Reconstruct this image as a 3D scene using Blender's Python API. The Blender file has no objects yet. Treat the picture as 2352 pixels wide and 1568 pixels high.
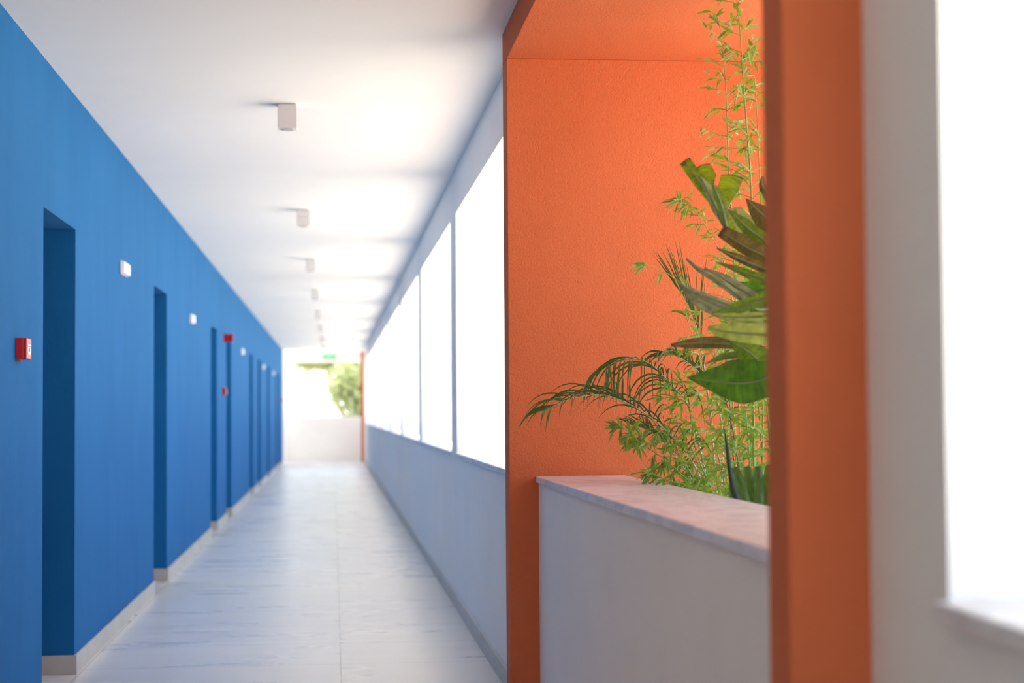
import bpy, math, random
from mathutils import Vector, Matrix
random.seed(7)
SC = bpy.context.scene
COL = SC.collection

# ------------------------------------------------------------------ camera
FPX = 4000.0
CAM = Vector((0, 0, 1.2))
YAW, PITCH, ROLL = 0.1023, 0.0401, -0.0071
fwd = Vector((math.sin(YAW)*math.cos(PITCH), math.cos(YAW)*math.cos(PITCH), math.sin(PITCH)))
r0 = Vector((math.cos(YAW), -math.sin(YAW), 0)); u0 = r0.cross(fwd)
right = r0*math.cos(ROLL) + u0*math.sin(ROLL)
up = -r0*math.sin(ROLL) + u0*math.cos(ROLL)
cd = bpy.data.cameras.new('camera'); cam = bpy.data.objects.new('camera', cd); COL.objects.link(cam)
m = Matrix((right, up, -fwd)).transposed().to_4x4(); m.translation = CAM
cam.matrix_world = m
cd.sensor_width = 36; cd.lens = FPX*36/2352
cd.clip_start = 0.05; cd.clip_end = 500
cd.dof.use_dof = True; cd.dof.focus_distance = 6.35; cd.dof.aperture_fstop = 2.6
SC.camera = cam

# ------------------------------------------------------------------ sky, sun, exposure
w = bpy.data.worlds.new('sky'); SC.world = w; w.use_nodes = True
nt = w.node_tree; nt.nodes.clear()
wo = nt.nodes.new('ShaderNodeOutputWorld'); bg = nt.nodes.new('ShaderNodeBackground')
tc = nt.nodes.new('ShaderNodeTexCoord'); sp = nt.nodes.new('ShaderNodeSeparateXYZ')
rp = nt.nodes.new('ShaderNodeValToRGB')
nt.links.new(tc.outputs['Generated'], sp.inputs[0]); nt.links.new(sp.outputs['Z'], rp.inputs[0])
rp.color_ramp.elements[0].position = 0.0; rp.color_ramp.elements[0].color = (0.88, 0.95, 1.0, 1)
rp.color_ramp.elements[1].position = 0.7; rp.color_ramp.elements[1].color = (0.50, 0.72, 1.0, 1)
nt.links.new(rp.outputs[0], bg.inputs[0]); bg.inputs[1].default_value = 3.1
nt.links.new(bg.outputs[0], wo.inputs[0])
sl = bpy.data.lights.new('sun', 'SUN'); sl.energy = 16.0; sl.angle = 0.01; sl.color = (1.0, 0.95, 0.86)
so = bpy.data.objects.new('sun', sl); COL.objects.link(so)
SUN_EL, SUN_AZ = math.radians(66), math.radians(38)          # azimuth from +x towards +y
sd = Vector((math.cos(SUN_EL)*math.cos(SUN_AZ), math.cos(SUN_EL)*math.sin(SUN_AZ), math.sin(SUN_EL)))
so.location = sd*40; so.rotation_euler = sd.to_track_quat('Z', 'Y').to_euler()
vs = SC.view_settings
vs.view_transform = 'Standard'; vs.look = 'None'; vs.gamma = 1; vs.use_curve_mapping = False
vs.exposure = 0.0
SC.cycles.max_bounces = 14; SC.cycles.diffuse_bounces = 10; SC.cycles.transmission_bounces = 6
SC.cycles.sample_clamp_indirect = 12

# ------------------------------------------------------------------ helpers
def at(px, py, Y):
    """point of the place seen in direction (px,py), Y metres along the corridor"""
    v = fwd + right*((px-1176)/FPX) + up*((784-py)/FPX)
    return CAM + v*(Y/v.y)

def tag(o, label=None, cat=None, group=None, kind=None):
    if label: o['label'] = label
    if cat: o['category'] = cat
    if group: o['group'] = group
    if kind: o['kind'] = kind
    return o

def empty(name, loc=(0, 0, 0)):
    o = bpy.data.objects.new(name, None); COL.objects.link(o); o.location = loc; o.empty_display_size = .1
    return o

class MB:
    def __init__(s): s.v = []; s.f = []; s.uv = []; s.hasuv = False
    def quad(s, a, b, c, d):
        n = len(s.v); s.v += [tuple(a), tuple(b), tuple(c), tuple(d)]; s.f.append((n, n+1, n+2, n+3)); s.uv.append(None)
    def box(s, x0, x1, y0, y1, z0, z1):
        n = len(s.v)
        s.v += [(x0,y0,z0),(x1,y0,z0),(x1,y1,z0),(x0,y1,z0),(x0,y0,z1),(x1,y0,z1),(x1,y1,z1),(x0,y1,z1)]
        for f in ((0,3,2,1),(4,5,6,7),(0,1,5,4),(1,2,6,5),(2,3,7,6),(3,0,4,7)):
            s.f.append(tuple(n+i for i in f)); s.uv.append(None)
    def tube(s, pts, rads, seg=6, cap=True):
        n0 = len(s.v); pts = [Vector(p) for p in pts]
        if not isinstance(rads, (list, tuple)): rads = [rads]*len(pts)
        ref = Vector((0.31, 0.87, 0.38))
        for i, p in enumerate(pts):
            t = (pts[min(i+1, len(pts)-1)] - pts[max(i-1, 0)])
            if t.length < 1e-9: t = Vector((0,0,1))
            t.normalize(); a = t.cross(ref)
            if a.length < 1e-3: a = t.cross(Vector((1,0,0)))
            a.normalize(); b = t.cross(a)
            for k in range(seg):
                an = 2*math.pi*k/seg
                s.v.append(tuple(p + (a*math.cos(an) + b*math.sin(an))*rads[i]))
        for i in range(len(pts)-1):
            for k in range(seg):
                k2 = (k+1) % seg
                s.f.append((n0+i*seg+k, n0+i*seg+k2, n0+(i+1)*seg+k2, n0+(i+1)*seg+k)); s.uv.append(None)
        if cap:
            s.f.append(tuple(n0+k for k in range(seg))[::-1]); s.uv.append(None)
            e = n0+(len(pts)-1)*seg; s.f.append(tuple(e+k for k in range(seg))); s.uv.append(None)
    def build(s, name, mat, parent=None, bevel=0, seg=2, smooth=False, loc=None):
        me = bpy.data.meshes.new(name)
        me.from_pydata(s.v, [], s.f); me.update()
        if s.hasuv:
            ul = me.uv_layers.new(name='UVMap')
            for pi, p in enumerate(me.polygons):
                u = s.uv[pi]
                for j, li in enumerate(p.loop_indices):
                    ul.data[li].uv = u[j] if u else (0.5, 0.3)
        me.materials.append(mat)
        if smooth: me.polygons.foreach_set('use_smooth', [True]*len(me.polygons))
        o = bpy.data.objects.new(name, me); COL.objects.link(o)
        if parent: o.parent = parent
        if loc is not None: o.location = loc
        if bevel:
            b = o.modifiers.new('bevel', 'BEVEL'); b.width = bevel; b.segments = seg; b.limit_method = 'ANGLE'; b.angle_limit = .6
        return o

def struct(name, mb, mat, **k):
    o = mb.build(name, mat, **k); o['kind'] = 'structure'; return o

def nmat(name):
    m = bpy.data.materials.new(name); m.use_nodes = True
    t = m.node_tree; b = t.nodes['Principled BSDF']; return m, t, b

def noise(t, scale, detail=3, vec=None, rough=.5):
    n = t.nodes.new('ShaderNodeTexNoise'); n.inputs['Scale'].default_value = scale; n.inputs['Detail'].default_value = detail
    n.inputs['Roughness'].default_value = rough
    if vec: t.links.new(vec, n.inputs['Vector'])
    return n

def ramp(t, fac, stops):
    r = t.nodes.new('ShaderNodeValToRGB'); t.links.new(fac, r.inputs[0])
    e = r.color_ramp.elements
    e[0].position, e[0].color = stops[0][0], (*stops[0][1], 1)
    e[1].position, e[1].color = stops[-1][0], (*stops[-1][1], 1)
    for p, c in stops[1:-1]:
        x = e.new(p); x.color = (*c, 1)
    return r

def scaled(t, s):
    c = t.nodes.new('ShaderNodeTexCoord'); mp = t.nodes.new('ShaderNodeMapping')
    mp.inputs['Scale'].default_value = s; t.links.new(c.outputs['Object'], mp.inputs[0]); return mp.outputs[0]

def plaster(name, c0, c1, fine=80, bump=.35, dist=.003, rough=.85, streak=(1, 1, 1), cs=2.0, fs=(1, 1, 1)):
    m, t, b = nmat(name)
    n = noise(t, cs, 5, scaled(t, streak), .6)
    r = ramp(t, n.outputs[0], [(.3, c0), (.7, c1)])
    t.links.new(r.outputs[0], b.inputs['Base Color']); b.inputs['Roughness'].default_value = rough
    b.inputs['Specular IOR Level'].default_value = .3
    if bump:
        f = noise(t, fine, 4, scaled(t, fs), .65)
        bp = t.nodes.new('ShaderNodeBump'); bp.inputs['Strength'].default_value = bump; bp.inputs['Distance'].default_value = dist
        t.links.new(f.outputs[0], bp.inputs['Height']); t.links.new(bp.outputs[0], b.inputs['Normal'])
    return m

def plain(name, c, rough=.5, metal=0, emit=None, es=1):
    m, t, b = nmat(name); b.inputs['Base Color'].default_value = (*c, 1); b.inputs['Roughness'].default_value = rough
    b.inputs['Metallic'].default_value = metal
    n = noise(t, 40, 2); r = t.nodes.new('ShaderNodeMapRange')
    r.inputs[3].default_value = max(0, rough-.05); r.inputs[4].default_value = min(1, rough+.05)
    t.links.new(n.outputs[0], r.inputs[0]); t.links.new(r.outputs[0], b.inputs['Roughness'])
    if emit: b.inputs['Emission Color'].default_value = (*emit, 1); b.inputs['Emission Strength'].default_value = es
    return m

M = {}
M['orange'] = plaster('orange_stucco', (.63, .150, .052), (.685, .172, .066), fine=130, bump=.75, dist=.006, cs=1.6)
M['blue'] = plaster('blue_plaster', (.006, .138, .385), (.011, .158, .43), fine=55, bump=.45, dist=.004, streak=(1, 1.6, .6), cs=2.2, fs=(1, 1.3, .55))
M['blue'].node_tree.nodes['Principled BSDF'].inputs['Specular IOR Level'].default_value = .18
M['white'] = plaster('white_plaster', (.83, .82, .81), (.87, .86, .85), fine=60, bump=.2, dist=.002)
M['ceiling'] = plaster('ceiling_paint', (.82, .815, .81), (.85, .845, .84), fine=30, bump=.05, dist=.001, cs=1)
M['grey'] = plaster('grey_plaster', (.19, .19, .19), (.23, .23, .23), fine=60, bump=.2, dist=.002)
M['skirting'] = plaster('skirting_tile', (.50, .47, .44), (.60, .57, .545), fine=30, bump=0, rough=.45)
M['soil'] = plaster('soil', (.05, .03, .018), (.12, .08, .05), fine=30, bump=1, dist=.03, rough=1, cs=8)
M['paving'] = plaster('pale_paving', (.74, .63, .48), (.82, .71, .55), fine=12, bump=.3, dist=.01, cs=.6)
M['door'] = plain('door_paint', (.05, .06, .08), .4)
M['steel'] = plain('brushed_steel', (.6, .6, .6), .3, 1)
M['red'] = plain('red_plastic', (.55, .006, .010), .35)
M['label'] = plain('white_label', (.75, .76, .78), .4)
M['lampwhite'] = plain('white_housing', (.74, .70, .69), .45)
M['plastic'] = plain('white_plastic', (.70, .68, .80), .4)
M['diffuser'] = plain('diffuser', (.92, .92, .92), .35)
M['lens'] = plain('lamp_lens', (.35, .35, .36), .2)
M['led'] = plain('red_led', (.5, .02, .02), .3, emit=(1, .03, .03), es=1.5)
M['green'] = plain('exit_green', (.02, .45, .12), .4, emit=(.03, .62, .18), es=.75)
M['bark'] = plaster('bark', (.16, .11, .07), (.30, .23, .16), fine=30, bump=1, dist=.02, cs=9)

# marble
m, t, b = nmat('marble'); c = scaled(t, (1, .6, 1))
n1 = noise(t, 3.2, 8, c, .62); n1.inputs['Distortion'].default_value = 1.2
r = ramp(t, n1.outputs[0], [(.30, (.58, .56, .56)), (.46, (.84, .82, .815)), (.52, (.66, .62, .61)), (.60, (.83, .81, .80)), (.80, (.74, .71, .70))])
t.links.new(r.outputs[0], b.inputs['Base Color']); b.inputs['Roughness'].default_value = .32
M['marble'] = m

# floor tiles: 1.2 x .77 with thin joints
m, t, b = nmat('floor_tiles'); tcn = t.nodes.new('ShaderNodeTexCoord'); sx = t.nodes.new('ShaderNodeSeparateXYZ')
t.links.new(tcn.outputs['Object'], sx.inputs[0])
def mth(op, a, bb=None):
    n = t.nodes.new('ShaderNodeMath'); n.operation = op
    for i, q in enumerate((a, bb)):
        if q is None: continue
        if isinstance(q, (int, float)): n.inputs[i].default_value = q
        else: t.links.new(q, n.inputs[i])
    return n.outputs[0]
def joint(ax, period, off, wdt):
    u = mth('DIVIDE', mth('SUBTRACT', ax, off), period); fr = mth('FRACT', u)
    d = mth('MULTIPLY', mth('MINIMUM', fr, mth('SUBTRACT', 1.0, fr)), period)
    return mth('LESS_THAN', d, wdt), mth('FLOOR', u)
jx, ix = joint(sx.outputs['X'], 1.205, .030, .003); jy, iy = joint(sx.outputs['Y'], .77, .72, .0035)
J = mth('MAXIMUM', jx, jy)
cell = t.nodes.new('ShaderNodeCombineXYZ'); t.links.new(ix, cell.inputs[0]); t.links.new(iy, cell.inputs[1])
wn = t.nodes.new('ShaderNodeTexWhiteNoise'); t.links.new(cell.outputs[0], wn.inputs[0])
va = t.nodes.new('ShaderNodeVectorMath'); va.operation = 'MULTIPLY_ADD'
va.inputs[1].default_value = (.9, 3.2, 1); t.links.new(tcn.outputs['Object'], va.inputs[0]); t.links.new(wn.outputs['Color'], va.inputs[2])
n1 = noise(t, 1.6, 4, va.outputs[0], .5)
r = ramp(t, n1.outputs[0], [(.2, (.66, .635, .62)), (.5, (.72, .69, .66)), (.8, (.79, .75, .71))])
mx = t.nodes.new('ShaderNodeMix'); mx.data_type = 'RGBA'; t.links.new(J, mx.inputs[0]); t.links.new(r.outputs[0], mx.inputs[6])
mx.inputs[7].default_value = (.40, .38, .37, 1); t.links.new(mx.outputs[2], b.inputs['Base Color'])
rr = t.nodes.new('ShaderNodeMapRange'); rr.inputs[3].default_value = .20; rr.inputs[4].default_value = .40
t.links.new(n1.outputs[0], rr.inputs[0]); t.links.new(rr.outputs[0], b.inputs['Roughness'])
M['floor'] = m

def leafmat(name, c0, c1, trans=.35, tcol=None, edge=None, edgepos=.93, rough=.4, veins=0, cs=6):
    m, t, b = nmat(name); out = t.nodes['Material Output']
    n = noise(t, cs, 4); r = ramp(t, n.outputs[0], [(.3, c0), (.7, c1)]); col = r.outputs[0]
    if veins:
        uv = t.nodes.new('ShaderNodeUVMap'); mp = t.nodes.new('ShaderNodeMapping'); mp.inputs['Scale'].default_value = (1.5, veins, 1)
        t.links.new(uv.outputs[0], mp.inputs[0]); nn = noise(t, 1.0, 3, mp.outputs[0])
        r2 = ramp(t, nn.outputs[0], [(.35, (.72, .72, .72)), (.65, (1.25, 1.25, 1.15))])
        mm = t.nodes.new('ShaderNodeMix'); mm.data_type = 'RGBA'; mm.blend_type = 'MULTIPLY'; mm.inputs[0].default_value = 1
        t.links.new(col, mm.inputs[6]); t.links.new(r2.outputs[0], mm.inputs[7]); col = mm.outputs[2]
    if edge:
        uv = t.nodes.new('ShaderNodeUVMap'); s = t.nodes.new('ShaderNodeSeparateXYZ'); t.links.new(uv.outputs[0], s.inputs[0])
        def mt(op, a, bb=None):
            q = t.nodes.new('ShaderNodeMath'); q.operation = op
            for i, x in enumerate((a, bb)):
                if x is None: continue
                if isinstance(x, (int, float)): q.inputs[i].default_value = x
                else: t.links.new(x, q.inputs[i])
            return q.outputs[0]
        uu = mt('ABSOLUTE', mt('SUBTRACT', mt('MULTIPLY', s.outputs[0], 2.0), 1.0))
        mxx = mt('MAXIMUM', uu, s.outputs[1])
        nz = noise(t, 30, 3); e = mt('ADD', mxx, mt('MULTIPLY', mt('SUBTRACT', nz.outputs[0], .5), .18))
        rm = t.nodes.new('ShaderNodeMapRange'); rm.inputs[1].default_value = edgepos; rm.inputs[2].default_value = edgepos+.05
        t.links.new(e, rm.inputs[0])
        mm = t.nodes.new('ShaderNodeMix'); mm.data_type = 'RGBA'; t.links.new(rm.outputs[0], mm.inputs[0])
        t.links.new(col, mm.inputs[6]); mm.inputs[7].default_value = (*edge, 1); col = mm.outputs[2]
    t.links.new(col, b.inputs['Base Color']); b.inputs['Roughness'].default_value = rough
    tr = t.nodes.new('ShaderNodeBsdfTranslucent')
    hs = t.nodes.new('ShaderNodeMix'); hs.data_type = 'RGBA'; hs.blend_type = 'MULTIPLY'; hs.inputs[0].default_value = 1
    t.links.new(col, hs.inputs[6]); hs.inputs[7].default_value = (*(tcol or (1.5, 1.4, .5)), 1)
    t.links.new(hs.outputs[2], tr.inputs[0])
    ms = t.nodes.new('ShaderNodeMixShader'); ms.inputs[0].default_value = trans
    t.links.new(b.outputs[0], ms.inputs[1]); t.links.new(tr.outputs[0], ms.inputs[2]); t.links.new(ms.outputs[0], out.inputs[0])
    return m
BR = (.075, .03, .022)
M['bamboo_leaf'] = leafmat('bamboo_leaf', (.13, .26, .04), (.29, .43, .09), .40, cs=14)
M['bamboo_culm'] = leafmat('bamboo_culm', (.16, .30, .04), (.30, .42, .08), .0, cs=9)
M['bamboo_dark'] = leafmat('bamboo_dark_culm', (.06, .09, .025), (.14, .16, .05), .0, cs=9)
M['palm_leaf'] = leafmat('palm_leaf', (.045, .115, .03), (.09, .20, .05), .2, cs=10)
M['palm_rachis'] = leafmat('palm_rachis', (.22, .30, .14), (.40, .44, .28), .0, cs=20)
M['ban_green'] = leafmat('banana_green', (.075, .15, .022), (.15, .26, .035), .38, edge=BR, edgepos=.96, veins=26)
M['ban_bright'] = leafmat('banana_bright', (.13, .23, .02), (.24, .38, .03), .45, edge=BR, edgepos=.95, veins=30)
M['ban_pale'] = leafmat('banana_pale', (.19, .27, .14), (.30, .40, .20), .2, edge=BR, edgepos=1.02, veins=20)
M['ban_light'] = leafmat('banana_light', (.24, .34, .09), (.33, .45, .13), .25, edge=(.25,.22,.08), edgepos=1.05, veins=10)
M['ban_brown'] = leafmat('banana_withered', (.085, .085, .030), (.17, .165, .05), .25, edge=BR, edgepos=.93, veins=24, tcol=(1.4, 1.0, .5))
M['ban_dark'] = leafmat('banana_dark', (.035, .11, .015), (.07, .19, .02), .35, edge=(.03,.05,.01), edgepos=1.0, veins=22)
M['ban_grey'] = leafmat('banana_grey', (.17, .22, .15), (.33, .40, .32), .2, edge=BR, edgepos=.97, veins=8)
M['strap'] = leafmat('strap_leaf', (.05, .13, .035), (.10, .22, .06), .25, veins=4, rough=.35)
M['strap_dark'] = leafmat('strap_dark', (.010, .022, .014), (.03, .055, .03), .05, rough=.35)
M['tree_leaf'] = leafmat('tree_leaf', (.19, .22, .11), (.36, .39, .20), .35, tcol=(1.1, 1.1, .7), cs=1.2)

# ------------------------------------------------------------------ the setting
XL, XR, XF, XW, XO = -1.198, .749, .670, .783, 1.101
ZC, ZD, ZL, ZP, ZW = 2.691, 2.064, 2.566, .951, 2.415
YB, YE = -1.2, 43.3                        # near end behind the camera, far end
F1A, F1B, F2A, F2B = 6.663, 6.818, 2.532, 2.657   # fins of the orange portal

mb = MB(); mb.box(-1.6, XO, YB-.2, 47.5, -.12, 0); struct('floor', mb, M['floor'])
mb = MB(); mb.box(-1.6, XF+.02, YB-.2, YE+.3, ZC, ZC+.3)
mb.box(XF+.02, 1.42, YB-.2, F2A, ZC, ZC+.3); mb.box(XF+.02, 1.42, F1B, YE+.3, ZC, ZC+.3)  # outer overhang is added, unseen, to keep sun patches off the floor
struct('ceiling', mb, M['ceiling'])
mb = MB(); mb.box(XO, 160, -60, 200, -.2, -.1); mb.box(-60, XO, 47.5, 200, -.2, -.1); mb.box(-60, -1.6, -60, 47.5, -.2, -.1); struct('ground', mb, M['paving'])

# blue wall with deep door recesses
DOORS = [(7.377, 8.281), (11.856, 12.775), (17.306, 18.20), (19.82, 20.72), (25.25, 26.2), (28.0, 28.95), (31.9, 32.85), (36.7, 37.65), (39.0, 39.9)]
XLB, BLUE_END = XL-.32, 41.2
BLUE_START = 5.6
mb = MB(); y = BLUE_START
for a, c_ in DOORS:
    mb.box(XLB, XL, y, a, 0, ZC); mb.box(XLB, XL, a, c_, ZD, ZC); y = c_
mb.box(XLB, XL, y, BLUE_END, 0, ZC)
struct('wall_left', mb, M['blue'])
mb = MB(); mb.box(XLB, XL, YB, BLUE_START, 0, ZC); struct('wall_left_near', mb, M['grey'])  # unseen stretch, its dark grey picked to dim light on the near pier
mb = MB(); mb.box(XLB, XL+.03, BLUE_END, BLUE_END+.35, 0, ZC); mb.box(XLB, XL+.03, BLUE_END+.8, YE+.3, 0, ZC); struct('wall_left_end', mb, M['white'])
for i, (a, c_) in enumerate(DOORS):
    mb = MB(); mb.box(XLB-.06, XLB+.0, a-.02, c_+.02, 0, ZD+.02)
    d = struct('door_%d' % (i+1), mb, M['door'])
    hb = MB(); hb.tube([(XLB+.0, a+.08, 1.02), (XLB+.05, a+.08, 1.02), (XLB+.05, a+.2, 1.02)], .009, 8); hb.build('door_handle', M['steel'], d)
mb = MB(); y = YB; T = .012; HB = .088
for a, c_ in DOORS:
    mb.box(XL, XL+T, y, a+T, 0, HB)
    mb.box(XLB, XL, a, a+T, 0, HB); mb.box(XLB, XL+T, c_-T, c_, 0, HB); y = c_
mb.box(XL, XL+T, y, BLUE_END, 0, HB)
struct('baseboard_left', mb, M['skirting'], bevel=.002)
mb = MB(); mb.box(XLB, XO, YB-.2, YB, 0, .45); mb.box(XLB, XL+.6, YB-.2, YB, .45, ZC); struct('wall_back', mb, M['grey'])  # unseen end wall, its opening shaped to light the near fin's face

# white wall on the open side: parapet, piers, lintel
def white_run(y0, y1, x0, piers, name, lintel=True):
    mb = MB(); mb.box(x0, XO, y0, y1, 0, ZP-.025)
    if lintel: mb.box(x0, XO, y0, y1, ZW, ZC)
    for a, b_ in piers: mb.box(x0, XO, a, b_, ZP-.025, ZW)
    return struct(name, mb, M['white'])
PIERS = [(10.62+4.245*k, 11.12+4.245*k) for k in range(8)]
white_run(F1B, YE+.3, XR, [(F1B, F1B+.3)] + PIERS + [(42.2, YE+.3)], 'wall_right_far')
white_run(YB, F2A, XW+.01, [(2.20, F2A), (YB, 1.15)], 'wall_right_near')
white_run(F2B, F1A, XW, [], 'wall_right_planter', lintel=False)
def coping(name, x0, y0, y1):
    mb = MB(); mb.box(x0-.012, XO+.02, y0, y1, ZP-.025, ZP); struct(name, mb, M['marble'], bevel=.004)
coping('trim_1', XW, F2B, F1A)
n = 2
for a, b_ in [(1.15, 2.20)]:
    coping('trim_%d' % n, XW, a, b_); n += 1
y = F1B+.3
for a, b_ in PIERS + [(42.2, YE+.3)]:
    coping('trim_%d' % n, XR, y, a); y = b_; n += 1
mb = MB(); mb.box(XR-T, XR, F1B, YE, 0, HB); struct('baseboard_right', mb, M['skirting'], bevel=.002)
mb = MB(); mb.box(XW-T, XW, YB, F2A, 0, HB); mb.box(XW-T, XW, F2B, F1A, 0, HB); struct('baseboard_right_near', mb, M['skirting'], bevel=.002)

# orange portal round the planter: two fins and a lintel
XP = 2.05
mb = MB(); mb.box(XF, XP, F1A, F1B, 0, ZL); mb.box(XF, XP, F2A, F2B, 0, ZL); mb.box(XF, XP, F2A, F1B, ZL, ZC+.45)
struct('wall_portal', mb, M['orange'], bevel=.003)
mb = MB(); mb.box(XF, XO+.15, 42.6, 42.75, 0, ZC); struct('wall_portal_end', mb, M['orange'])
mb = MB(); mb.box(XO, XP, F2B, F1A, -.1, .62); struct('planting_bed', mb, M['soil'])

# far end: parapet, beam
mb = MB(); mb.box(XLB, XO, YE, YE+.25, 0, 1.10); struct('wall_end', mb, M['white'])
mb = MB(); mb.box(XLB, XO, YE, YE+.3, 2.455, ZC); struct('wall_end_beam', mb, M['white'])

# ------------------------------------------------------------------ fittings
def copy_tree(o, parent=None):
    c = o.copy(); COL.objects.link(c); c.parent = parent
    for ch in list(o.children): copy_tree(ch, c)
    return c

# ceiling downlights
def make_downlight():
    r = empty('ceiling_downlight')
    s = .0465; h = .120
    b = MB(); b.box(-s, s, -s, s, -h, -.004); b.build('housing', M['lampwhite'], r, bevel=.002)
    b = MB(); b.box(-s*.8, s*.8, -s*.8, s*.8, -.004, 0); b.build('mounting_plate', M['steel'], r)
    b = MB(); seg = 24
    b.tube([(0, 0, -h-.0002), (0, 0, -h-.0022)], .038, seg); b.build('rim', M['steel'], r)
    b = MB(); b.tube([(0, 0, -h-.0022), (0, 0, -h-.0040)], [.031, .028], seg); b.build('lens', M['lens'], r, smooth=False)
    return r
LY = [8.45, 12.85, 16.95, 21.2, 25.45, 29.7, 33.95, 38.2]
LL = ['largest white box downlight on the ceiling, level with the first tall doorway',
      'white box downlight next along the ceiling behind the largest one',
      'faint white box downlight, third along the ceiling row from the largest one',
      'small blurred downlight, fourth along the ceiling row from the largest one',
      'blurred downlight, fifth along the ceiling row, level with the paired far doorways',
      'blurred downlight, sixth along the ceiling row',
      'tiny blurred downlight on the ceiling, one before the last towards the exit sign',
      'tiny blurred downlight last on the ceiling before the green exit sign']
L0 = make_downlight()
for i, y in enumerate(LY):
    o = L0 if i == 0 else copy_tree(L0)
    o.location = (-.217, y, ZC); tag(o, LL[i], 'ceiling light', 'box downlights along the corridor ceiling')

# emergency lights
def rbox(b, x0, x1, y0, y1, z0, z1): b.box(x0, x1, y0, y1, z0, z1)
def make_emergency():
    r = empty('emergency_light')
    b = MB(); b.box(0, .014, -.145, .145, -.038, .038); b.build('base_tray', M['plastic'], r, bevel=.005, seg=3, smooth=False)
    b = MB(); b.box(.012, .030, -.138, .138, -.034, .034); b.build('diffuser', M['diffuser'], r, bevel=.008, seg=3)
    b = MB(); b.tube([(.010, -.07, -.038), (.010, -.07, -.046)], .005, 8); b.build('indicator_lamp', M['led'], r)
    return r
EY = [(10.11, 2.03), (14.9, 2.0), (23.1, 2.01), (30.06, 1.99), (35.0, 1.995)]
EL = ['white emergency light on blue wall between the first and second doorways',
      'white emergency light on blue wall between the second and third doorways',
      'small white emergency light on blue wall past the red alarm sounder',
      'small blurred emergency light high on blue wall beyond the paired far doorways',
      'last blurred emergency light on blue wall before the far end opening']
E0 = make_emergency()
for i, (y, z) in enumerate(EY):
    o = E0 if i == 0 else copy_tree(E0)
    o.location = (XL, y, z); tag(o, EL[i], 'emergency light', 'emergency lights on the blue wall')

# fire call points
def make_call():
    r = empty('fire_call_point')
    b = MB(); b.box(0, .030, -.053, .053, -.040, .040); b.build('back_box', M['red'], r, bevel=.003)
    b = MB(); b.box(.0305, .042, -.053, .053, -.040, .040); b.build('front_cover', M['red'], r, bevel=.003)
    b = MB(); b.box(.042, .0435, -.034, .034, -.022, .016); w_ = b.build('glass_panel', M['label'], r)
    b = MB(); b.tube([(.0436, 0, -.004), (.0445, 0, -.004)], .008, 12)
    b.box(.0436, .0442, -.02, .02, .006, .009); b.build('press_mark', M['door'], w_)
    b = MB(); b.box(.006, .02, -.05, -.035, -.049, -.040); b.build('cable_gland', M['bark'], r)
    return r
CL = ['red fire call point on blue wall just before the first tall doorway',
      'red fire call point on blue wall under the red alarm sounder',
      'tiny red fire call point at the far end of the blue wall']
C0 = make_call()
for i, (y, z) in enumerate([(6.80, 1.452), (19.1, 1.44), (40.3, 1.49)]):
    o = C0 if i == 0 else copy_tree(C0)
    o.location = (XL, y, z); tag(o, CL[i], 'fire call point', 'red fire call points on the blue wall')

# alarm sounder
r = empty('alarm_sounder', (XL, 19.35, 2.03)); tag(r, 'round red alarm sounder high on blue wall beside the fourth doorway', 'alarm sounder')
b = MB(); b.tube([(0, 0, 0), (.03, 0, 0)], .052, 24); b.build('base', M['red'], r)
b = MB(); b.tube([(.03, 0, 0), (.05, 0, 0), (.085, 0, 0), (.10, 0, 0), (.104, 0, 0)], [.044, .040, .046, .053, .048], 24); b.build('horn', M['red'], r, smooth=True)
b = MB(); b.tube([(.1045, 0, 0), (.108, 0, 0)], [.03, .026], 16); b.build('grille', M['door'], r)

# exit sign
r = empty('exit_sign', (-.10, YE, 2.575)); tag(r, 'small green exit sign on the white beam at the corridor end', 'exit sign')
b = MB(); b.box(-.165, .165, -.05, 0, -.062, .062); bx_ = b.build('case', M['label'], r, bevel=.006)
b = MB(); b.box(-.155, .155, -.054, -.05, -.052, .052); b.build('green_panel', M['green'], r)
b = MB()
def poly(b, pts, y):
    n0 = len(b.v); b.v += [(x, y, z) for x, z in pts] + [(x, y+.002, z) for x, z in pts]; k = len(pts)
    b.f.append(tuple(range(n0, n0+k))); b.f.append(tuple(range(n0+k, n0+2*k))[::-1])
    for i in range(k): b.f.append((n0+i, n0+k+i, n0+k+(i+1) % k, n0+(i+1) % k))
    b.uv += [None]*(k+2)
poly(b, [(-.05, -.012), (.005, -.012), (.005, -.034), (.05, 0), (.005, .034), (.005, .012), (-.05, .012)], -.0565)
b.build('arrow', M['diffuser'], r)

# ------------------------------------------------------------------ plants
def crom(pts, n):
    pts = [Vector(p) for p in pts]
    if len(pts) == 2: return [pts[0].lerp(pts[1], i/(n-1)) for i in range(n)]
    P = [pts[0]*2-pts[1]] + pts + [pts[-1]*2-pts[-2]]; out = []; k = len(pts)-1
    for i in range(n):
        u = i/(n-1)*k; s = min(int(u), k-1); f = u-s
        a, b_, c_, d = P[s:s+4]
        out.append(.5*((2*b_)+(c_-a)*f+(2*a-5*b_+4*c_-d)*f*f+(3*b_-a-3*c_+d)*f**3))
    return out
def interp(l, n):
    return [(lambda u, i: l[i]*(1-(u-i))+l[min(i+1, len(l)-1)]*(u-i))(k/(n-1)*(len(l)-1), min(int(k/(n-1)*(len(l)-1)), len(l)-2)) for k in range(n)]

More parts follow.
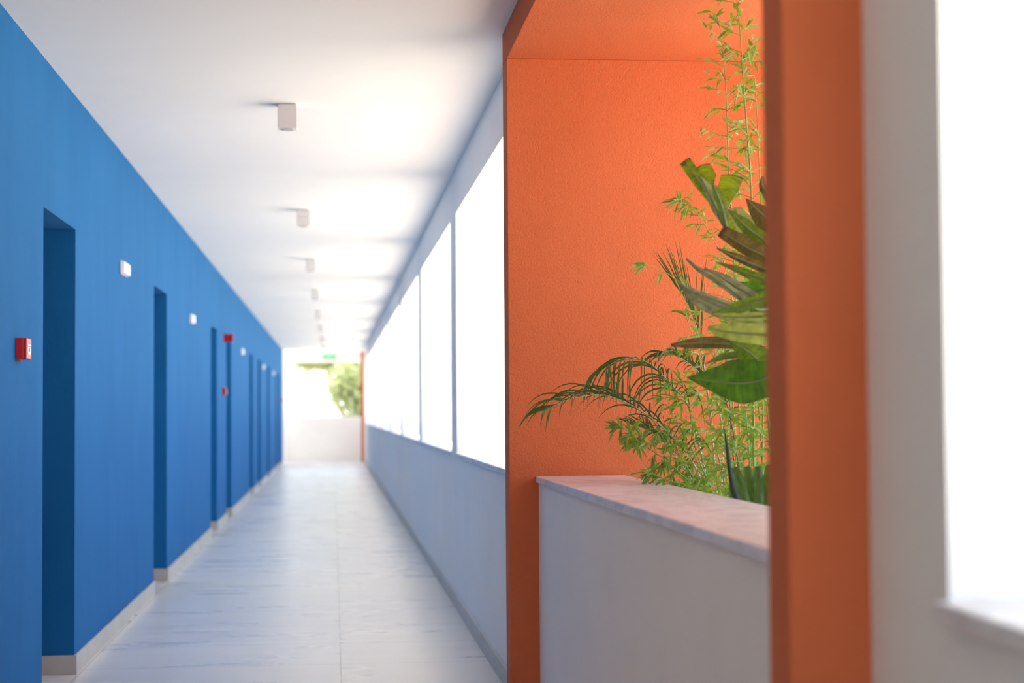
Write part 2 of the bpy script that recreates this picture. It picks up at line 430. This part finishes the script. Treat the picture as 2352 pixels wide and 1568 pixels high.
def blade(b, spine, wl, wr, fold=.35, twist=0., n=18, wave=.0):
    """leaf blade about a 3-D spine; wl/wr half widths in metres; fold lifts the edges"""
    S = crom(spine, n); WL = interp(wl, n); WR = interp(wr, n); b.hasuv = True; n0 = len(b.v)
    cols = (-1, -.67, -.33, 0, .33, .67, 1); ph = random.random()*6
    for i, p in enumerate(S):
        T_ = (S[min(i+1, n-1)]-S[max(i-1, 0)]).normalized()
        view = (p-CAM).normalized(); W = T_.cross(view).normalized(); N = W.cross(T_).normalized()
        W2 = W*math.cos(twist)+N*math.sin(twist); N2 = -W*math.sin(twist)+N*math.cos(twist)
        for c_ in cols:
            wd = (WL[i] if c_ < 0 else WR[i])/max(.35, abs(math.cos(twist)))
            wv = wave*wd*math.sin(i*1.1+ph+c_*2)*abs(c_)
            b.v.append(tuple(p + W2*(c_*wd) + N2*(fold*abs(c_)**1.4*wd + wv)))
    for i in range(n-1):
        for j in range(6):
            a = n0+i*7+j; b.f.append((a, a+1, a+8, a+7))
            b.uv.append([(j/6, i/(n-1)), ((j+1)/6, i/(n-1)), ((j+1)/6, (i+1)/(n-1)), (j/6, (i+1)/(n-1))])

def px2m(w_, Y): return w_*Y/FPX

# --- broad-leaved plant (torn, brown-edged blades), trunk behind the near pillar
TRX, TRY = 1.36, 4.95
ban = empty('banana_plant', (TRX, TRY, .62))
tag(ban, 'broad-leaved plant with torn green and brown-edged blades behind the pillar', 'plant')
def kid(o, par):
    o.parent = par; o.location = -Vector(par.location) if par.type == 'EMPTY' else (0, 0, 0); return o
b = MB(); b.tube([(TRX, TRY, .55), (TRX+.01, TRY, .9), (TRX-.01, TRY+.02, 1.5), (TRX, TRY, 2.0), (TRX-.01, TRY, 2.2)], [.06, .052, .042, .03, .015], 12)
kid(b.build('stem', M['ban_green'], smooth=True), ban)

def bleaf(mat, segs, Y0, Y1, stalk=None, ribmat='ban_pale', rib=.0022, fold=.35, twist=0., wave=.06, name='leaf'):
    """segs: list of (spine px list tip last, left widths px, right widths px); Y0 depth at base, Y1 at tip"""
    b = MB()
    for k, (sp_, wl, wr) in enumerate(segs):
        L = len(sp_); pts = [at(x, y, Y0+(Y1-Y0)*i/(L-1)+.012*k) for i, (x, y) in enumerate(sp_)]
        Ym = (Y0+Y1)/2
        blade(b, pts, [px2m(q, Ym) for q in wl], [px2m(q, Ym) for q in wr], fold, twist, 20, wave)
    o = kid(b.build(name, M[mat], smooth=True), ban)
    sp_ = segs[0][0]; L = len(sp_)
    pts = [at(x, y, Y0+(Y1-Y0)*i/(L-1)) for i, (x, y) in enumerate(sp_)]
    base = Vector((TRX, TRY, stalk)) if stalk else None
    rb = MB()
    c_ = crom(([base] if base else []) + pts, 16)
    rb.tube(c_, [rib*2*(1-i/15)+.0008 for i in range(16)], 6)
    ro = rb.build('midrib', M[ribmat], smooth=True); ro.parent = o
    return o
# spines run from base to tip, in directions of the view; widths: left of travel = first list
# torn upright top leaf
bleaf('ban_bright', [([(1700, 560), (1672, 515), (1640, 462), (1605, 415), (1572, 368)], [6, 10, 14, 16, 15, 14], [3, 8, 10, 14, 15, 14]),
                     ([(1652, 478), (1634, 440), (1622, 405), (1612, 378)], [0, 4, 24, 18], [0, 20, 26, 28]),
                     ([(1660, 500), (1668, 462), (1676, 428), (1682, 400)], [0, 10, 22, 28], [0, 14, 26, 27])],
      4.95, 5.05, 1.80, fold=.25, wave=.08)
bleaf('ban_pale', [([(1668, 525), (1645, 478), (1622, 430), (1608, 404)], [4, 11, 12, 1], [4, 11, 10, 1])], 4.93, 4.96, None, fold=.6)
bleaf('ban_green', [([(1670, 528), (1660, 480), (1645, 440), (1636, 420)], [3, 12, 10, 1], [4, 10, 10, 1])], 4.90, 4.94, None, fold=.5)
# pale leaf behind, brown one at the pillar
bleaf('ban_pale', [([(1735, 590), (1712, 540), (1695, 500), (1690, 475)], [16, 34, 28, 14], [10, 26, 30, 22])], 5.1, 5.25, 1.75, fold=.2)
bleaf('ban_brown', [([(1800, 540), (1765, 505), (1738, 480), (1714, 456)], [20, 26, 16, 1], [28, 34, 22, 2])], 4.85, 4.9, 1.85, fold=.3)
bleaf('ban_brown', [([(1775, 470), (1762, 445), (1750, 425), (1752, 405)], [12, 14, 10, 1], [12, 12, 8, 1])], 4.85, 4.9, None, fold=.3)
bleaf('ban_green', [([(1790, 572), (1745, 545), (1705, 512), (1673, 480)], [10, 18, 16, 1], [8, 16, 14, 2])], 4.8, 4.9, 1.7, fold=.35)
bleaf('ban_brown', [([(1800, 610), (1755, 588), (1705, 562), (1655, 530)], [18, 22, 24, 16], [20, 20, 18, 14])], 4.75, 4.85, 1.66, fold=.3, wave=.1)
bleaf('ban_brown', [([(1800, 628), (1745, 612), (1690, 590), (1645, 569)], [6, 14, 10, 1], [6, 12, 8, 1])], 4.72, 4.8, 1.6, fold=.4)
bleaf('ban_green', [([(1800, 655), (1745, 640), (1690, 618), (1643, 601)], [10, 14, 9, 1], [10, 13, 7, 1])], 4.72, 4.85, 1.58, fold=.4)
# narrow grey folded spikes
bleaf('ban_grey', [([(1745, 712), (1700, 682), (1650, 645), (1605, 618), (1576, 593)], [5, 9, 9, 6, 2], [5, 8, 9, 6, 3])], 4.85, 4.95, 1.52, fold=.7)
bleaf('ban_grey', [([(1760, 700), (1715, 672), (1665, 642), (1617, 617)], [9, 13, 13, 4], [8, 13, 11, 3])], 4.9, 5.05, 1.50, fold=.5)
bleaf('ban_grey', [([(1740, 730), (1690, 706), (1620, 680), (1575, 660), (1553, 641)], [4, 8, 8, 6, 1], [4, 7, 8, 6, 1])], 4.8, 4.9, 1.48, fold=.7)
bleaf('ban_grey', [([(1770, 752), (1714, 735), (1650, 712), (1600, 688), (1567, 660)], [8, 12, 18, 16, 3], [8, 12, 18, 14, 3])], 4.8, 4.9, 1.45, fold=.45)
# green middle blades
bleaf('ban_green', [([(1790, 676), (1745, 690), (1690, 708), (1636, 722)], [10, 15, 15, 3], [10, 15, 13, 2])], 4.65, 4.75, 1.5, fold=.4)
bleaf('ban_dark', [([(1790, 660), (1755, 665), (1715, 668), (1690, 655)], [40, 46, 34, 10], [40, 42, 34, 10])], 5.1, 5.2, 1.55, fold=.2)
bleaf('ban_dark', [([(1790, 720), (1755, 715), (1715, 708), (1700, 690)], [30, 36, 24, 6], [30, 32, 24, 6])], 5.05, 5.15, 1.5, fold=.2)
bleaf('ban_light', [([(1800, 724), (1740, 727), (1680, 728), (1638, 722)], [6, 11, 10, 3], [6, 10, 9, 3])], 4.6, 4.7, 1.42, fold=.3)
bleaf('ban_light', [([(1820, 768), (1760, 769), (1690, 764), (1650, 758), (1626, 750)], [22, 27, 24, 16, 5], [20, 24, 20, 14, 5])], 4.5, 4.6, 1.4, fold=.12, wave=.03)
bleaf('ban_brown', [([(1760, 800), (1700, 792), (1640, 787), (1590, 788), (1541, 792)], [4, 12, 15, 12, 3], [4, 10, 13, 13, 4])], 4.8, 4.9, 1.38, fold=.5)
bleaf('ban_green', [([(1790, 880), (1760, 845), (1715, 805), (1676, 782)], [14, 36, 28, 3], [10, 36, 30, 3])], 4.7, 4.75, 1.30, fold=.15)
# large dark drooping leaf
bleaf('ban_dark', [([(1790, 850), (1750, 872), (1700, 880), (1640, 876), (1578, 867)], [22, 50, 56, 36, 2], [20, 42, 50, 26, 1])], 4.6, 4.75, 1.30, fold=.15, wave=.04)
bleaf('ban_green', [([(1765, 800), (1715, 812), (1660, 820), (1618, 836)], [4, 10, 9, 1], [4, 9, 7, 1])], 4.75, 4.85, 1.33, fold=.5)
bleaf('ban_brown', [([(1765, 812), (1715, 828), (1670, 836), (1640, 850)], [4, 8, 7, 1], [4, 8, 6, 1])], 4.78, 4.9, None, fold=.5)

# --- bamboo
def bleaf_small(b, p, d, L, wd):
    d = d.normalized(); side = d.cross(Vector((random.gauss(0, .5), random.gauss(0, 1), random.gauss(0, .6)+.5)))
    if side.length < .05: side = d.cross(Vector((1, 0, 0)))
    side.normalize(); nn = side.cross(d)
    n0 = len(b.v); dr = Vector((0, 0, -1))
    prof = [(0, .10), (.22, .85), (.5, 1.0), (.78, .55), (1, 0.02)]
    bend = random.uniform(.05, .3)
    for t_, w_ in prof:
        c_ = p + d*(L*t_) + dr*(bend*L*t_*t_)
        b.v += [tuple(c_ - side*wd*w_ + nn*wd*.3*w_), tuple(c_), tuple(c_ + side*wd*w_ + nn*wd*.3*w_)]
    for i in range(4):
        a = n0+i*3; b.f += [(a, a+1, a+4, a+3), (a+1, a+2, a+5, a+4)]; b.uv += [None, None]

def branchlet(bl, bs, p, d, L, nl, ll):
    d = d.normalized(); pts = [p]; q = p.copy(); k = 6
    for i in range(k):
        d = (d + Vector((random.gauss(0, .07), random.gauss(0, .07), random.gauss(0, .05)-.05))).normalized()
        q = q + d*(L/k); pts.append(q.copy())
    bs.tube(pts, [.0011*(1-i/(k+1)) + .0004 for i in range(k+1)], 4, False)
    for j in range(nl):
        t_ = .25+.75*(j+1)/nl; i = min(int(t_*k), k); pp = pts[i]
        a = Vector((random.gauss(0, 1), random.gauss(0, 1), random.gauss(0, .8)))
        dd = d*random.uniform(.4, 1.0) + a.normalized()*random.uniform(.4, .9) + Vector((0, 0, -.12))
        bleaf_small(bl, pp, dd, ll*random.uniform(.6, 1.2), ll*random.uniform(.075, .11))

def culm(par, pts, r, step, blen, nl, ll, start=0.1, dark=False, upw=.7, both=1.0, leafy=1.0):
    n = 40; C_ = crom(pts, n); b = MB()
    rad = [r*(1-.7*i/(n-1)) for i in range(n)]
    b.tube(C_, rad, 7)
    tot = sum((C_[i+1]-C_[i]).length for i in range(n-1))
    # nodes
    k = max(3, int(tot/.16))
    for j in range(1, k):
        i = int(j/k*(n-1)); p = C_[i]; t_ = (C_[min(i+1, n-1)]-C_[i-1]).normalized()*.003
        b.tube([p-t_, p, p+t_], [rad[i]*1.0, rad[i]*1.35, rad[i]*1.0], 7, False)
    o = b.build('culm', M['bamboo_dark' if dark else 'bamboo_culm'], smooth=True); kid(o, par)
    bl = MB(); bs = MB(); s = start*tot; acc = 0; ang = random.random()*6
    for i in range(1, n):
        acc += (C_[i]-C_[i-1]).length
        while s < acc:
            t_ = (C_[i]-C_[i-1]).normalized()
            if random.random() < leafy:
                for q in range(random.choice((1, 2, 2, 3))):
                    ang += 2.4+random.gauss(0, .4)
                    side = Vector((math.cos(ang), math.sin(ang)*.8, 0)); side = (side - t_*side.dot(t_))
                    if side.length > .1: side.normalize()
                    f_ = 1-.45*acc/tot
                    branchlet(bl, bs, C_[i-1].lerp(C_[i], random.random()), t_*upw*random.uniform(.5, 1.3)+side, blen*f_*random.uniform(.45, 1.25), nl+random.randint(0, 2), ll*.9)
            s += step*random.uniform(.7, 1.3)
    # tip
    for q in range(3): branchlet(bl, bs, C_[-1], (C_[-1]-C_[-2]).normalized()+Vector((random.gauss(0, .3), random.gauss(0, .3), 0)), blen*.4, nl, ll)
    k0 = len(bl.v); nf = len(bl.f); bl.v += bs.v; bl.f += [tuple(i+k0 for i in f) for f in bs.f]; bl.uv += [None]*len(bs.f)
    lf = bl.build('foliage', M['bamboo_leaf'], smooth=False); lf.parent = o
    lf.data.materials.append(M['bamboo_culm'])
    for pi in range(nf, len(bl.f)): lf.data.polygons[pi].material_index = 1
    return o

bamA = empty('bamboo', at(1712, 1230, 5.75)); tag(bamA, 'tall yellow-green bamboo rising to the orange soffit behind the parapet', 'bamboo')
Yb = 5.42
culm(bamA, [at(1735, 1240, Yb), at(1732, 1050, Yb), at(1728, 700, Yb+.02), at(1726, 447, Yb), at(1715, 290, Yb), at(1705, 153, Yb), at(1699, 60, Yb), at(1690, -25, Yb)],
     .0042, .042, .17, 4, .062, start=.40)
culm(bamA, [at(1700, 1240, Yb+.25), at(1697, 900, Yb+.25), at(1684, 560, Yb+.25), at(1674, 399, Yb+.2), at(1671, 300, Yb+.2), at(1666, 180, Yb+.18), at(1653, 60, Yb+.15)],
     .0032, .055, .13, 4, .052, start=.45)
culm(bamA, [at(1750, 1240, Yb+.1), at(1752, 900, Yb+.1), at(1748, 500, Yb+.1), at(1738, 250, Yb+.1), at(1728, 130, Yb+.12)],
     .003, .07, .14, 4, .058, start=.45)
bamB = empty('bamboo', at(1660, 1235, 5.95)); tag(bamB, 'arching leafy bamboo stem crossing in front of the orange wall behind the torn leaf', 'bamboo')
culm(bamB, [at(1668, 1235, 5.95), at(1672, 1000, 5.95), at(1690, 780, 5.95), at(1668, 621, 5.95), at(1636, 545, 5.95), at(1600, 490, 5.93), at(1566, 462, 5.9)],
     .0028, .045, .06, 4, .050, start=.5)
culm(bamB, [at(1680, 1235, 5.9), at(1690, 1000, 5.9), at(1655, 780, 5.9), at(1600, 690, 5.9), at(1553, 642, 5.88), at(1510, 615, 5.86), at(1490, 608, 5.85)],
     .0022, .075, .05, 3, .050, start=.62)
bamC = empty('bamboo', at(1690, 1240, 5.5)); tag(bamC, 'dense low bamboo clump with many small leaves along the marble coping', 'bamboo')
random.seed(21)
low = [
 ([(1640, 1235), (1600, 1132), (1560, 1085), (1519, 1049), (1475, 1020), (1436, 985)], 5.9, .045, .08, 5, .060, .15),
 ([(1650, 1235), (1610, 1130), (1570, 1060), (1530, 1000), (1500, 985), (1478, 1000)], 6.0, .05, .09, 4, .055, .2),
 ([(1670, 1235), (1625, 1120), (1580, 1010), (1545, 950), (1530, 905)], 6.05, .06, .10, 4, .052, .2),
 ([(1660, 1240), (1640, 1140), (1600, 1040), (1590, 960), (1570, 890)], 5.9, .06, .11, 4, .058, .15),
 ([(1675, 1240), (1665, 1120), (1640, 1000), (1625, 900), (1600, 800), (1580, 740)], 6.0, .065, .10, 4, .055, .15),
 ([(1690, 1240), (1690, 1120), (1680, 1000), (1675, 900), (1665, 800)], 5.7, .055, .11, 4, .055, .12),
 ([(1725, 1240), (1722, 1070), (1712, 935), (1700, 850), (1690, 760)], 5.5, .06, .12, 4, .062, .1),
 ([(1700, 1240), (1697, 1084), (1678, 963), (1655, 880), (1640, 820)], 5.6, .06, .12, 4, .060, .1),
 ([(1760, 1240), (1750, 1040), (1742, 931), (1735, 850)], 5.6, .055, .12, 4, .060, .08),
 ([(1780, 1240), (1775, 1100), (1765, 980), (1758, 900)], 5.4, .055, .13, 4, .062, .08),
 ([(1650, 1240), (1620, 1180), (1590, 1120), (1540, 1105), (1505, 1090)], 5.8, .05, .08, 4, .055, .2),
 ([(1660, 1240), (1640, 1190), (1610, 1165), (1580, 1140)], 5.7, .045, .07, 4, .052, .2),
 ([(1740, 1245), (1730, 1150), (1715, 1080), (1690, 1040)], 5.35, .05, .10, 4, .055, .2),
]
for pts, Y, st, bl_, nl, ll, s0 in low:
    culm(bamC, [at(x, y, Y) for x, y in pts], .0034, st*.68, bl_, nl, ll, start=s0*.8, dark=(pts[0][0] in (1700, 1760, 1690)))

# --- feather palm
palm = empty('feather_palm', at(1640, 1215, 6.1)); tag(palm, 'dark green palm with thin arching fronds reaching over the parapet', 'palm')
random.seed(5)
def frond(pts, Yl, L, n, lift, droop, t0=.12, wd=.0042, sidey=1.0, sweep=.75):
    P3 = [at(x, y, Yl[0]+(Yl[1]-Yl[0])*i/(len(pts)-1)) for i, (x, y) in enumerate(pts)]
    N = 50; C_ = crom(P3, N); rb = MB()
    rb.tube(C_, [.0045*(1-.85*i/(N-1)) for i in range(N)], 6)
    ro = rb.build('frond', M['palm_rachis'], smooth=True); kid(ro, palm)
    b = MB()
    for j in range(n):
        t_ = t0+(1-t0)*j/(n-1); i = min(int(t_*(N-1)), N-2); p = C_[i]; T_ = (C_[i+1]-C_[i]).normalized()
        s_ = T_.cross(Vector((0, 0, 1))); s_.normalize(); upv = s_.cross(T_)
        for sg in (-1, 1):
            if random.random() < .06: continue
            prof = math.sin(math.pi*min(1, .18+.82*(1-t_)**.9))**.7 if t_ > .3 else .75+.25*t_/.3
            l_ = L*(.35+.65*prof)*random.uniform(.85, 1.1)*(1-.35*max(0, t_-.7)/.3)
            d = (T_*sweep*random.uniform(.8, 1.2) + s_*sg*sidey*random.uniform(.7, 1.1) + upv*lift*random.uniform(.5, 1.4)).normalized()
            q = p.copy(); k = 9; dd = d.copy(); prev = len(b.v); w0 = wd*random.uniform(.8, 1.2)
            for m_ in range(k+1):
                f_ = m_/k; w_ = w0*(.6+.9*f_ if f_ < .35 else (1-(f_-.35)/.65)**.8)*1.0 + .0002
                sd_ = dd.cross(Vector((.25, .9, .3))); sd_.normalize()
                b.v += [tuple(q - sd_*w_), tuple(q + sd_*w_)]
                dd = (dd + Vector((0, 0, -droop*(1/k)*(.4+1.6*f_)))).normalized(); q = q + dd*(l_/k)
            for m_ in range(k):
                a = prev+m_*2; b.f.append((a, a+1, a+3, a+2)); b.uv.append(None)
    lo = b.build('leaflets', M['palm_leaf']); lo.parent = ro
frond([(1640, 1200), (1605, 1090), (1563, 1024), (1500, 963), (1439, 925), (1378, 906), (1305, 918), (1250, 945)], (6.15, 5.9), .25, 30, .6, 1.5, t0=.22, wd=.003)
frond([(1640, 1200), (1610, 1040), (1580, 930), (1551, 893), (1503, 842), (1465, 824), (1423, 826), (1390, 845)], (6.2, 6.0), .31, 22, .25, 2.8, t0=.38, wd=.0034)
frond([(1650, 1200), (1640, 1050), (1625, 900), (1608, 790), (1594, 733), (1570, 680), (1550, 655)], (6.3, 6.3), .27, 13, .25, .25, t0=.5, sidey=.32, sweep=1.0, wd=.0026)
frond([(1650, 1200), (1660, 1050), (1650, 930), (1610, 860), (1560, 820), (1525, 815)], (6.35, 6.3), .2, 24, .5, 1.4, t0=.35)
frond([(1645, 1200), (1600, 1120), (1560, 1060), (1520, 1010), (1480, 985), (1450, 975)], (6.3, 6.25), .15, 26, .5, .6, t0=.2, wd=.003)

# --- strap leaved plant at the coping
strap = empty('strap_leaf_plant', at(1735, 1215, 5.0)); tag(strap, 'low plant with wide dark strap leaves beside the coping and pillar', 'plant')
random.seed(3)
def sleaf(mat, pts, Y, wl, fold=.3, name='leaf'):
    b = MB(); ps = [at(x, y, Y+.03*i) for i, (x, y) in enumerate(pts)]
    blade(b, ps, [px2m(q, Y) for q in wl], [px2m(q, Y) for q in wl], fold, 0, 16, .03)
    kid(b.build(name, M[mat], smooth=True), strap)
sleaf('strap', [(1735, 1225), (1712, 1150), (1697, 1100), (1688, 1072)], 5.0, [5, 12, 12, 9])
sleaf('strap', [(1738, 1225), (1730, 1150), (1720, 1100), (1716, 1070)], 5.02, [5, 12, 12, 9])
sleaf('strap', [(1744, 1225), (1744, 1150), (1742, 1100), (1742, 1070)], 4.98, [5, 12, 12, 9])
sleaf('strap', [(1752, 1225), (1760, 1150), (1764, 1100), (1768, 1066)], 5.0, [5, 12, 12, 9])
sleaf('strap', [(1760, 1225), (1778, 1150), (1786, 1110), (1792, 1080)], 5.05, [5, 12, 12, 9])
sleaf('strap_dark', [(1720, 1225), (1693, 1150), (1680, 1100), (1670, 1030), (1664, 984)], 4.95, [8, 9, 6, 4, .6], .5)
sleaf('strap', [(1712, 1225), (1690, 1180), (1680, 1150), (1676, 1110)], 5.05, [6, 9, 7, 2])
sleaf('strap', [(1725, 1225), (1740, 1195), (1752, 1180), (1772, 1170)], 4.9, [4, 6, 5, 1])

# ------------------------------------------------------------------ trees beyond the far end
def tree(name, label, c_, rad, trunk, nleaf, seed, ls=.10):
    random.seed(seed); r_ = empty(name, (trunk[0], trunk[1], -.1)); tag(r_, label, 'tree', 'trees beyond the corridor end')
    b = MB(); top = Vector(c_)
    b.tube([(trunk[0], trunk[1], -.1), (trunk[0]+.05, trunk[1], 1.0), tuple(top.lerp(Vector(trunk), .35)), tuple(top)], [.13, .10, .07, .03], 8)
    for k in range(7):
        e = top + Vector((random.uniform(-1, 1)*rad[0], random.uniform(-1, 1)*rad[1], random.uniform(-.7, .8)*rad[2]))*.8
        s_ = top.lerp(Vector((trunk[0], trunk[1], 1.2)), random.random()*.5)
        b.tube([s_, s_.lerp(e, .5)+Vector((0, 0, .1)), e], [.04, .025, .01], 5)
    tk = b.build('trunk', M['bark']); kid(tk, r_)
    b = MB(); cl = []
    for k in range(26):
        while True:
            q = Vector((random.uniform(-1, 1), random.uniform(-1, 1), random.uniform(-1, 1)))
            if q.length < 1: break
        cl.append(Vector((c_[0]+q.x*rad[0], c_[1]+q.y*rad[1], c_[2]+q.z*rad[2])))
    for k in range(nleaf):
        q = random.choice(cl); s_ = min(rad)*.28
        p = q + Vector((random.gauss(0, s_), random.gauss(0, s_), random.gauss(0, s_*.8)))
        d = Vector((random.gauss(0, 1), random.gauss(0, 1), random.gauss(0, 1)))
        bleaf_small(b, p, d, ls*random.uniform(.7, 1.3), ls*.3)
    kid(b.build('crown', M['tree_leaf']), r_)
tree('broadleaf_tree', 'pale green bushy tree seen through the right of the end opening', (1.05, 58, 1.9), (1.05, 1.2, 1.6), (1.1, 58, 0), 7000, 1, .16)
tree('broadleaf_tree', 'pale olive tree whose low branches hang under the end beam', (-.35, 62, 3.25), (1.05, 1.1, .62), (.35, 62.3, 0), 4500, 2, .15)
